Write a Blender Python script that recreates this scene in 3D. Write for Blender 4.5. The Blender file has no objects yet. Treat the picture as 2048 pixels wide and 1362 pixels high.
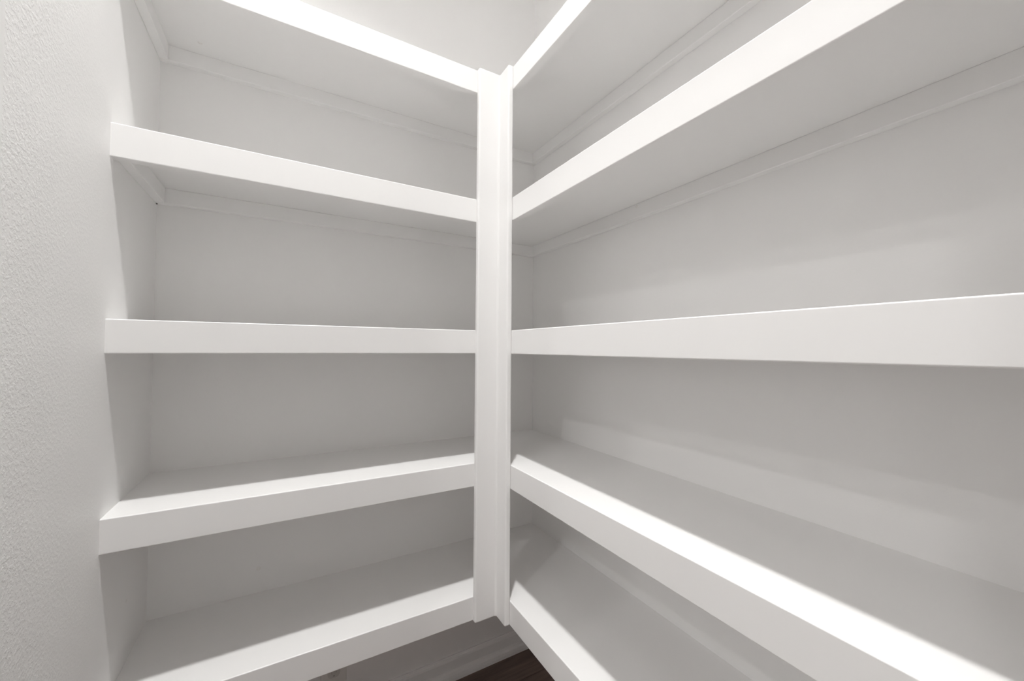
import bpy, bmesh, math, random
from mathutils import Matrix, Vector

random.seed(7)
scene = bpy.context.scene
col = scene.collection

# ------------------------------------------------------------------ camera
FOCAL_PX = 788.6
cam_data = bpy.data.cameras.new('camera')
cam_data.sensor_fit = 'HORIZONTAL'
cam_data.sensor_width = 36.0
cam_data.lens = 36.0 * FOCAL_PX / 2048.0
cam_data.clip_start = 0.02
cam = bpy.data.objects.new('camera', cam_data)
col.objects.link(cam)
FZ = 1.118                                   # eye height above the floor
yaw, pitch, roll = 0.5211, 0.0205, 0.0067
fwd = Vector((math.sin(yaw) * math.cos(pitch), math.cos(yaw) * math.cos(pitch), math.sin(pitch)))
rgt = Vector((math.cos(yaw), -math.sin(yaw), 0))
upv = rgt.cross(fwd)
r2 = rgt * math.cos(roll) + upv * math.sin(roll)
u2 = -rgt * math.sin(roll) + upv * math.cos(roll)
m = Matrix((r2, u2, -fwd)).transposed().to_4x4()
m.translation = Vector((-0.8317, -1.2856, FZ))
cam.matrix_world = m
scene.camera = cam

# ------------------------------------------------------------------ world, lights, exposure
WORLD_S = 5.0                                # soft fill entering by the window added to the next room
ALB = 0.87                                   # white paint reflectance
world = bpy.data.worlds.new('world')
scene.world = world
world.use_nodes = True
world.node_tree.nodes['Background'].inputs[0].default_value = (1.0, 0.99, 0.97, 1)
world.node_tree.nodes['Background'].inputs[1].default_value = WORLD_S
scene.view_settings.view_transform = 'Standard'
scene.view_settings.look = 'None'
scene.view_settings.gamma = 1.0
scene.view_settings.use_curve_mapping = False
scene.view_settings.exposure = 0.0
scene.cycles.max_bounces = 14
scene.cycles.diffuse_bounces = 12
scene.cycles.glossy_bounces = 4

CEIL = 3.05
PANTRY_W = 13.2
PANTRY_SPREAD = math.radians(95)            # baffled downlight: a wide soft-edged cone
KITCHEN_W = 2.0
LAMP_TINT = (1.0, 0.995, 0.985)
PANTRY_LAMP = (-0.781, -0.928)
KITCHEN_LAMPS = [(-2.94, -1.90, 9), (-3.57, -1.15, 7), (-3.2, 0.6, 2), (-5.0, 0.3, 2)]  # last two are added lamps, there only to bounce fill into the pantry

# ------------------------------------------------------------------ materials
def mat(name):
    mt = bpy.data.materials.new(name)
    mt.use_nodes = True
    nt = mt.node_tree
    return mt, nt, nt.nodes['Principled BSDF']

def noise(nt, scale, detail=4, rough=0.55, coord=None):
    n = nt.nodes.new('ShaderNodeTexNoise')
    n.inputs['Scale'].default_value = scale
    n.inputs['Detail'].default_value = detail
    n.inputs['Roughness'].default_value = rough
    if coord is not None:
        nt.links.new(coord, n.inputs['Vector'])
    return n

def coords(nt):
    return nt.nodes.new('ShaderNodeTexCoord').outputs['Object']

def bump(nt, b, height, strength, dist):
    bp = nt.nodes.new('ShaderNodeBump')
    bp.inputs['Distance'].default_value = dist
    if isinstance(strength, float):
        bp.inputs['Strength'].default_value = strength
    else:
        nt.links.new(strength, bp.inputs['Strength'])
    nt.links.new(height, bp.inputs['Height'])
    nt.links.new(bp.outputs['Normal'], b.inputs['Normal'])

def paint(name, color, rough, scale, strength, dist):
    mt, nt, b = mat(name)
    b.inputs['Base Color'].default_value = (*color, 1)
    b.inputs['Roughness'].default_value = rough
    n = noise(nt, scale, 3, 0.6, coords(nt))
    bump(nt, b, n.outputs['Fac'], strength, dist)
    return mt

WHITE = (ALB * 1.006, ALB, ALB * 0.993)
M_TRIM = paint('semigloss_trim_paint', WHITE, 0.38, 160.0, 0.05, 0.0004)
M_WALL = paint('wall_paint', WHITE, 0.42, 180.0, 0.15, 0.0008)
M_CEIL = paint('ceiling_paint', WHITE, 0.8, 90.0, 0.4, 0.002)

def textured_wall():
    """orange-peel drywall; the finish is smoother near and inside the shelves"""
    mt, nt, b = mat('orange_peel_wall_paint')
    b.inputs['Base Color'].default_value = (*WHITE, 1)
    b.inputs['Roughness'].default_value = 0.5
    c = coords(nt)
    mp = nt.nodes.new('ShaderNodeMapping')
    mp.inputs['Scale'].default_value = (1, 1, 1)
    nt.links.new(c, mp.inputs['Vector'])
    n1 = noise(nt, 185.0, 4, 0.55, mp.outputs['Vector'])
    n2 = noise(nt, 420.0, 3, 0.6, mp.outputs['Vector'])
    ramp = nt.nodes.new('ShaderNodeMapRange')
    ramp.inputs['From Min'].default_value = 0.42
    ramp.inputs['From Max'].default_value = 0.64
    ramp.interpolation_type = 'SMOOTHSTEP'
    nt.links.new(n1.outputs['Fac'], ramp.inputs['Value'])
    add = nt.nodes.new('ShaderNodeMath')
    add.operation = 'MULTIPLY_ADD'
    add.inputs[1].default_value = 0.55
    nt.links.new(n2.outputs['Fac'], add.inputs[0])
    nt.links.new(ramp.outputs['Result'], add.inputs[2])
    sep = nt.nodes.new('ShaderNodeSeparateXYZ')
    nt.links.new(c, sep.inputs[0])
    mr = nt.nodes.new('ShaderNodeMapRange')
    mr.inputs['From Min'].default_value = -0.55
    mr.inputs['From Max'].default_value = -0.29
    mr.inputs['To Min'].default_value = 0.30
    mr.inputs['To Max'].default_value = 0.02
    nt.links.new(sep.outputs['Y'], mr.inputs['Value'])
    bump(nt, b, add.outputs[0], mr.outputs['Result'], 0.0010)
    return mt
M_TEX = textured_wall()

def plank_material():
    mt, nt, b = mat('dark_brown_wood')
    info = nt.nodes.new('ShaderNodeObjectInfo')
    c = coords(nt)
    mp = nt.nodes.new('ShaderNodeMapping')
    mp.inputs['Scale'].default_value = (3.0, 42.0, 10.0)
    nt.links.new(c, mp.inputs['Vector'])
    nt.links.new(info.outputs['Random'], mp.inputs['Location'])
    n = noise(nt, 1.6, 6, 0.6, mp.outputs['Vector'])
    cr = nt.nodes.new('ShaderNodeValToRGB')
    cr.color_ramp.elements[0].position = 0.3
    cr.color_ramp.elements[0].color = (0.085, 0.056, 0.046, 1)
    cr.color_ramp.elements[1].position = 0.75
    cr.color_ramp.elements[1].color = (0.20, 0.14, 0.118, 1)
    nt.links.new(n.outputs['Fac'], cr.inputs['Fac'])
    hsv = nt.nodes.new('ShaderNodeHueSaturation')
    mr = nt.nodes.new('ShaderNodeMapRange')
    mr.inputs['To Min'].default_value = 0.8
    mr.inputs['To Max'].default_value = 1.2
    nt.links.new(info.outputs['Random'], mr.inputs['Value'])
    nt.links.new(mr.outputs['Result'], hsv.inputs['Value'])
    nt.links.new(cr.outputs['Color'], hsv.inputs['Color'])
    nt.links.new(hsv.outputs['Color'], b.inputs['Base Color'])
    b.inputs['Roughness'].default_value = 0.45
    bump(nt, b, n.outputs['Fac'], 0.15, 0.001)
    return mt
M_FLOOR = plank_material()

def plain(name, color, rough=0.4):
    mt, nt, b = mat(name)
    b.inputs['Base Color'].default_value = (*color, 1)
    b.inputs['Roughness'].default_value = rough
    n = noise(nt, 300.0, 2, 0.5, coords(nt))
    bump(nt, b, n.outputs['Fac'], 0.05, 0.0003)
    return mt
M_PLATE = plain('white_plastic', (0.80, 0.79, 0.76), 0.3)
M_RECEPT = plain('white_receptacle_plastic', (0.66, 0.65, 0.62), 0.3)
M_SLOT = plain('dark_slot', (0.03, 0.03, 0.03), 0.6)
M_SLOT_GREY = plain('grey_slot', (0.42, 0.41, 0.39), 0.6)  # muted grey for the outlet slots, kept low in contrast
M_NAIL = plain('dark_nail_head', (0.10, 0.095, 0.09), 0.5)
M_PUTTY = plain('nail_filler', (0.83, 0.82, 0.80), 0.7)

def lens_material():
    mt, nt, b = mat('lamp_lens')
    b.inputs['Base Color'].default_value = (0.9, 0.9, 0.9, 1)
    b.inputs['Emission Color'].default_value = (*LAMP_TINT, 1)
    b.inputs['Emission Strength'].default_value = 2.0
    return mt
M_LENS = lens_material()

# ------------------------------------------------------------------ helpers
def add_box(bm, x0, x1, y0, y1, z0, z1, bev=0.0, seg=2):
    t = bmesh.new()
    bmesh.ops.create_cube(t, size=1.0)
    for v in t.verts:
        v.co = Vector((x0 if v.co.x < 0 else x1, y0 if v.co.y < 0 else y1, z0 if v.co.z < 0 else z1))
    if bev > 0:
        bmesh.ops.bevel(t, geom=t.edges[:], offset=bev, segments=seg, profile=0.5, affect='EDGES')
    me = bpy.data.meshes.new('tmp')
    t.to_mesh(me)
    t.free()
    bm.from_mesh(me)
    bpy.data.meshes.remove(me)

def add_cyl(bm, c, axis, r, depth, n=32, r_top=None):
    rot = Vector((0, 0, 1)).rotation_difference(Vector(axis)).to_matrix().to_4x4()
    bmesh.ops.create_cone(bm, cap_ends=True, segments=n, radius1=r, radius2=r if r_top is None else r_top,
                          depth=depth, matrix=Matrix.Translation(Vector(c)) @ rot)

def add_prism(bm, profile, p0, p1, a, b):
    """profile of (u, v) pairs swept from p0 to p1; u runs along a, v along b"""
    a, b = Vector(a), Vector(b)
    r0 = [bm.verts.new(Vector(p0) + a * u + b * v) for u, v in profile]
    r1 = [bm.verts.new(Vector(p1) + a * u + b * v) for u, v in profile]
    n = len(profile)
    for i in range(n):
        bm.faces.new((r0[i], r0[(i + 1) % n], r1[(i + 1) % n], r1[i]))
    bm.faces.new(r0[::-1])
    bm.faces.new(r1)
    bmesh.ops.recalc_face_normals(bm, faces=bm.faces[:])

def rounded_bar(p0, p1, out, depth, height, r=0.002):
    """a fascia board: square at the back, its two front edges eased; p0-p1 runs along the top back edge"""
    b_ = bmesh.new()
    prof = [(0, 0)]
    for k in range(5):
        a = math.pi / 2 * (1 - k / 4)
        prof.append((depth - r + r * math.cos(a), -r + r * math.sin(a)))
    for k in range(5):
        a = -math.pi / 2 * k / 4
        prof.append((depth - r + r * math.cos(a), -height + r + r * math.sin(a)))
    prof.append((0, -height))
    add_prism(b_, prof, p0, p1, out, (0, 0, 1))
    return b_

def obj(name, bm, material, parent=None, smooth=False):
    me = bpy.data.meshes.new(name)
    bm.to_mesh(me)
    bm.free()
    me.materials.append(material)
    if smooth:
        for p in me.polygons:
            p.use_smooth = True
    o = bpy.data.objects.new(name, me)
    col.objects.link(o)
    if parent is not None:
        o.parent = parent
        o.matrix_parent_inverse = Matrix.Translation(-Vector(parent.location))
    return o

def box(name, dims, material, parent=None, bev=0.0, seg=2):
    bm = bmesh.new()
    add_box(bm, *dims, bev=bev, seg=seg)
    return obj(name, bm, material, parent)

def struct(o):
    o['kind'] = 'structure'
    return o

def thing(name, label, cat, loc, group=None):
    o = bpy.data.objects.new(name, None)
    o.empty_display_size = 0.1
    o.location = loc
    o['label'] = label
    o['category'] = cat
    if group:
        o['group'] = group
    col.objects.link(o)
    return o

# ------------------------------------------------------------------ room
L = 1.1152             # left wall at x = -L, right wall at x = 0, back wall at y = 0
FRONT = -2.10          # front wall, behind the camera
T = 0.115              # wall thickness
DOOR0, DOOR1, DOORH = -0.70, -1.45, 2.05
K_X0, K_Y0, K_Y1 = -6.4, -3.6, 1.2   # the lit room beyond the doorway

wall_back = struct(box('wall_back', (-L - T, T, 0, T, -0.02, CEIL), M_WALL))
wall_right = struct(box('wall_right', (0, T, FRONT - T, 0, -0.02, CEIL), M_WALL))
wall_front = struct(box('wall_front', (-L - T, T, FRONT - T, FRONT, -0.02, CEIL), M_WALL))
bm = bmesh.new()
add_box(bm, -L - T, -L, DOOR0, 0, -0.02, CEIL)
add_box(bm, -L - T, -L, FRONT, DOOR1, -0.02, CEIL)
add_box(bm, -L - T, -L, DOOR1, DOOR0, DOORH, CEIL)
wall_left = struct(obj('wall_left', bm, M_TEX))
bm = bmesh.new()
add_box(bm, K_X0, T, K_Y0, K_Y1, CEIL, CEIL + 0.1)
ceiling = struct(obj('ceiling', bm, M_CEIL))

# floor: sub-floor slab with separate planks as its parts
floor = struct(box('floor', (K_X0, T, K_Y0, K_Y1, -0.06, -0.012), M_SLOT))
PW, GAP = 0.127, 0.0016
row = 0
y = -0.004
plank_meshes = {}
def plank(x0, x1, y0, y1):
    key = (round(x1 - x0, 4), round(y1 - y0, 4))
    if key not in plank_meshes:
        b_ = bmesh.new()
        hx, hy = key[0] / 2, key[1] / 2
        add_box(b_, -hx, hx, -hy, hy, -0.012, 0.0, bev=0.0012, seg=1)
        me = bpy.data.meshes.new('plank')
        b_.to_mesh(me)
        b_.free()
        me.materials.append(M_FLOOR)
        plank_meshes[key] = me
    o = bpy.data.objects.new('plank', plank_meshes[key])
    o.location = ((x0 + x1) / 2, (y0 + y1) / 2, 0)
    o.parent = floor
    col.objects.link(o)
while y > FRONT + 0.02:
    y0 = max(y - PW, FRONT)
    xs = [-L, -L + (0.42 if row % 3 == 0 else 0.71 if row % 3 == 1 else 0.22), 0.0]
    for a, b_ in zip(xs[:-1], xs[1:]):
        plank(a + GAP / 2, b_ - GAP / 2, y0 + GAP / 2, y - GAP / 2)
    y -= PW
    row += 1
# the neighbouring room's floor, seen by nobody here: wide boards
y = K_Y1
row = 0
while y > K_Y0 + 0.02:
    y0 = max(y - 0.4, K_Y0)
    plank(K_X0, -3.8 - 0.6 * (row % 2), y0 + GAP / 2, y - GAP / 2)
    plank(-3.8 - 0.6 * (row % 2) + GAP, -L - T, y0 + GAP / 2, y - GAP / 2)
    y -= 0.4
    row += 1
plank(-L - T + GAP, -L, DOOR1, DOOR0)

# the neighbouring room's shell
bm = bmesh.new()                       # far wall with an unseen window opening added for soft fill light
W0, W1, WZ0, WZ1 = -3.4, -2.2, 0.9, 2.7
add_box(bm, K_X0 - 0.1, K_X0, K_Y0, W0, -0.02, CEIL)
add_box(bm, K_X0 - 0.1, K_X0, W1, K_Y1, -0.02, CEIL)
add_box(bm, K_X0 - 0.1, K_X0, W0, W1, -0.02, WZ0)
add_box(bm, K_X0 - 0.1, K_X0, W0, W1, WZ1, CEIL)
struct(obj('wall_hall_far', bm, M_WALL))
bm = bmesh.new()
for ya, yb in ((W0, W0 + 0.05), (-2.825, -2.775), (W1 - 0.05, W1)):
    add_box(bm, K_X0 - 0.08, K_X0 - 0.02, ya, yb, WZ0, WZ1, bev=0.004)
for za, zb_ in ((WZ0, WZ0 + 0.05), (WZ1 - 0.05, WZ1)):
    add_box(bm, K_X0 - 0.08, K_X0 - 0.02, W0, W1, za, zb_, bev=0.004)
struct(obj('fill_window_1', bm, M_TRIM))
pl = bpy.data.lights.new('fill_window_portal', 'AREA')      # sampling portal only: gives no light of its own
pl.shape = 'RECTANGLE'
pl.size, pl.size_y = W1 - W0, WZ1 - WZ0
pl.cycles.is_portal = True
po = bpy.data.objects.new('fill_window_portal', pl)
po.location = (K_X0 - 0.11, (W0 + W1) / 2, (WZ0 + WZ1) / 2)
po.rotation_euler = (math.radians(90), 0, math.radians(-90))
col.objects.link(po)
struct(box('wall_hall_back', (K_X0, -L - T, K_Y1, K_Y1 + 0.1, -0.02, CEIL), M_WALL))
struct(box('wall_hall_front', (K_X0, -L - T, K_Y0 - 0.1, K_Y0, -0.02, CEIL), M_WALL))
bm = bmesh.new()
add_box(bm, -L - T, -L - T + 0.1, T, K_Y1, -0.02, CEIL)
add_box(bm, -L - T, -L - T + 0.1, K_Y0, FRONT - T, -0.02, CEIL)
struct(obj('wall_hall_right', bm, M_WALL))

# door casing and jamb
bm = bmesh.new()
CW, CT = 0.057, 0.014
for xa, xb in ((-L, -L + CT), (-L - T - CT, -L - T)):
    add_box(bm, xa, xb, DOOR0, DOOR0 + CW, 0, DOORH + CW, bev=0.003)
    add_box(bm, xa, xb, DOOR1 - CW, DOOR1, 0, DOORH + CW, bev=0.003)
    add_box(bm, xa, xb, DOOR1, DOOR0, DOORH, DOORH + CW, bev=0.003)
struct(obj('trim_1', bm, M_TRIM))

# baseboards with a shoe moulding at the foot
BASE = [(0, 0), (0.025, 0), (0.0245, 0.010), (0.0225, 0.019), (0.0185, 0.026), (0.013, 0.030), (0.012, 0.030),
        (0.012, 0.060), (0.0105, 0.066), (0.006, 0.069), (0.005, 0.0715), (0, 0.0715)]
def baseboard(name, p0, p1, a):
    b_ = bmesh.new()
    add_prism(b_, BASE, p0, p1, a, (0, 0, 1))
    return struct(obj(name, b_, M_TRIM))
baseboard('baseboard_back', (-L, 0, 0), (0, 0, 0), (0, -1, 0))
baseboard('baseboard_right', (0, -0.0255, 0), (0, FRONT, 0), (-1, 0, 0))
baseboard('baseboard_left', (-L, -0.0255, 0), (-L, DOOR0 + CW, 0), (1, 0, 0))
baseboard('baseboard_front', (-L + 0.03, FRONT, 0), (-0.0255, FRONT, 0), (0, 1, 0))

# ------------------------------------------------------------------ shelves
FACE_Y, FACE_X = -0.3022, -0.3053     # faces of the two banks
FT = 0.019                            # fascia thickness
FH = 0.0635                           # fascia height
BT = 0.0185                           # shelf board thickness
CH = 0.038                            # ledger cleat height
CTK = 0.019
TOPS = [1.8875, 1.5278, 1.1673, 0.8069, 0.4491]
RANK = ['top', 'second from top', 'middle', 'second from bottom', 'bottom']

back_shelves, right_shelves = [], []
for i, z in enumerate(TOPS):
    t = thing('wall_shelf', '%s white painted shelf on the back wall, left of the corner post' % RANK[i], 'shelf',
              (-0.70, 0.0, z), 'white shelves left of the corner post')
    box('shelf_board', (-L, 0, FACE_Y + FT, 0, z - BT, z), M_TRIM, t)
    obj('fascia', rounded_bar((-L, FACE_Y + FT, z), (FACE_X + FT, FACE_Y + FT, z), (0, -1, 0), FT, FH), M_TRIM, t)
    box('cleat', (-L, 0, -CTK, 0, z - BT - CH, z - BT), M_TRIM, t, bev=0.0012, seg=1)
    box('cleat', (-L, -L + CTK, FACE_Y + FT, -CTK, z - BT - CH, z - BT), M_TRIM, t, bev=0.0012, seg=1)
    back_shelves.append(t)
for i, z in enumerate(TOPS):
    t = thing('wall_shelf', '%s white painted shelf on the right wall, right of the corner post' % RANK[i], 'shelf',
              (0.0, -0.95, z), 'white shelves right of the corner post')
    box('shelf_board', (FACE_X + FT, 0, FRONT, FACE_Y + FT, z - BT, z), M_TRIM, t)
    obj('fascia', rounded_bar((FACE_X + FT, FRONT, z), (FACE_X + FT, FACE_Y, z), (-1, 0, 0), FT, FH), M_TRIM, t)
    box('cleat', (-CTK, 0, FRONT, -CTK, z - BT - CH, z - BT), M_TRIM, t, bev=0.0012, seg=1)
    right_shelves.append(t)

# filled nail holes and one dark nail head
def mark(parent, name, c, axis, r, material):
    b_ = bmesh.new()
    add_cyl(b_, c, axis, r, 0.0008, 16, r * 0.45)
    return obj(name, b_, material, parent)
mark(back_shelves[0], 'nail_mark', (-1.027, -0.0659, TOPS[0] - BT - 0.0003), (0, 0, -1), 0.0055, M_PUTTY)
mark(wall_back, 'nail_mark', (-0.8861, -0.0003, FZ - 0.6042), (0, -1, 0), 0.006, M_PUTTY)
mark(wall_left, 'nail_mark', (-L + 0.0003, -0.1481, FZ - 0.5394), (1, 0, 0), 0.0045, M_PUTTY)
mark(right_shelves[1], 'nail_mark', (-CTK - 0.0003, -0.5377, FZ + 0.3844), (-1, 0, 0), 0.005, M_PUTTY)
b_ = bmesh.new()
bmesh.ops.create_icosphere(b_, subdivisions=2, radius=0.0028,
                           matrix=Matrix.Translation((-L + 0.001, -0.006, TOPS[1] - BT - CH + 0.0005)))
nail = obj('nail_head', b_, M_NAIL, back_shelves[1], smooth=True)
nail['label'] = 'small dark nail head at the left end of the cleat'

# ------------------------------------------------------------------ corner post: two upright boards
PT = 0.016
post = thing('corner_post', 'white upright trim post covering the inside corner where both shelf banks meet', 'post',
             (FACE_X, FACE_Y, TOPS[4] - FH))
zb, zt = TOPS[4] - FH, TOPS[0]
box('post_board', (FACE_X - PT - 0.063, FACE_X - PT, FACE_Y - PT, FACE_Y, zb, zt), M_TRIM, post, bev=0.0045, seg=4)
box('post_board', (FACE_X - PT, FACE_X, FACE_Y - PT - 0.050, FACE_Y, zb, zt), M_TRIM, post, bev=0.0045, seg=4)
b_ = bmesh.new()     # caulk bead in the inside corner of the two boards
cx, cy = FACE_X - PT, FACE_Y - PT
add_prism(b_, [(0.0, 0.0), (-0.0045, 0.0), (-0.002, -0.0012), (-0.0012, -0.002), (0.0, -0.0045)],
          (cx, cy, zb + 0.003), (cx, cy, zt - 0.003), (1, 0, 0), (0, 1, 0))
obj('caulk_bead', b_, M_TRIM, post)

# ------------------------------------------------------------------ outlet under the bottom shelf
OX, OZ = -0.693, 0.182
outlet = thing('wall_outlet', 'white wall outlet plate low on back wall beneath the bottom left shelf', 'outlet', (OX, 0, OZ))
box('cover_plate', (OX - 0.035, OX + 0.035, -0.0055, 0, OZ - 0.057, OZ + 0.057), M_PLATE, outlet, bev=0.0025, seg=3)
for s in (-1, 1):
    zc = OZ + s * 0.0195
    b_ = bmesh.new()
    prof = []
    for k in range(24):
        a = 2 * math.pi * k / 24
        prof.append((0.0172 * math.cos(a), max(-0.0143, min(0.0143, 0.0172 * math.sin(a)))))
    add_prism(b_, prof, (OX, -0.0050, zc), (OX, -0.0072, zc), (1, 0, 0), (0, 0, 1))
    r_ = obj('receptacle', b_, M_RECEPT, outlet)
    b_ = bmesh.new()
    add_box(b_, OX - 0.0070, OX - 0.0056, -0.0075, -0.0070, zc - 0.002, zc + 0.0065)
    add_box(b_, OX + 0.0054, OX + 0.0070, -0.0075, -0.0070, zc - 0.001, zc + 0.0055)
    add_cyl(b_, (OX, -0.00725, zc - 0.0085), (0, -1, 0), 0.0024, 0.0005, 12)
    obj('slots', b_, M_SLOT_GREY, r_)
b_ = bmesh.new()
add_cyl(b_, (OX, -0.0058, OZ), (0, -1, 0), 0.003, 0.0012, 16)
obj('screw', b_, M_PLATE, outlet)

# ------------------------------------------------------------------ ceiling lamps
def downlight(x, y_, watts, label, group=None, spread=math.pi):
    t = thing('recessed_downlight', label, 'ceiling light', (x, y_, CEIL), group)
    b2 = bmesh.new()
    n = 40
    prof = [(0.050, -0.004), (0.070, -0.003), (0.074, 0.0), (0.050, 0.0)]
    rings = [[b2.verts.new((x + r * math.cos(2 * math.pi * k / n), y_ + r * math.sin(2 * math.pi * k / n), CEIL + h))
              for k in range(n)] for r, h in prof]
    for j in range(4):
        for k in range(n):
            b2.faces.new((rings[j][k], rings[j][(k + 1) % n], rings[(j + 1) % 4][(k + 1) % n], rings[(j + 1) % 4][k]))
    bmesh.ops.recalc_face_normals(b2, faces=b2.faces[:])
    obj('trim_ring', b2, M_PLATE, t, smooth=True)
    b2 = bmesh.new()
    add_cyl(b2, (x, y_, CEIL - 0.001), (0, 0, -1), 0.050, 0.002, 40)
    obj('lens', b2, M_LENS, t)
    ld = bpy.data.lights.new('downlight_lamp', 'AREA')
    ld.shape = 'DISK'
    ld.size = 0.098
    ld.energy = watts
    ld.color = LAMP_TINT
    ld.spread = spread
    lo = bpy.data.objects.new('downlight_lamp', ld)
    lo.location = (x, y_, CEIL - 0.006)
    col.objects.link(lo)
    lo.parent = t
    lo.matrix_parent_inverse = Matrix.Translation(-Vector(t.location))

downlight(*PANTRY_LAMP, PANTRY_W, 'round white recessed downlight in the pantry ceiling above the shelves',
          spread=PANTRY_SPREAD)
WHERE = ['nearest the front wall of', 'midway across from the doorway of', 'added for bounce light by the back wall nearest the doorway of',
         'added for bounce light by the back wall nearest the added window of']
for (x, y_, watts), where in zip(KITCHEN_LAMPS, WHERE):
    downlight(x, y_, KITCHEN_W * watts, 'round recessed downlight %s the next room' % where,
              'downlights beyond the doorway')
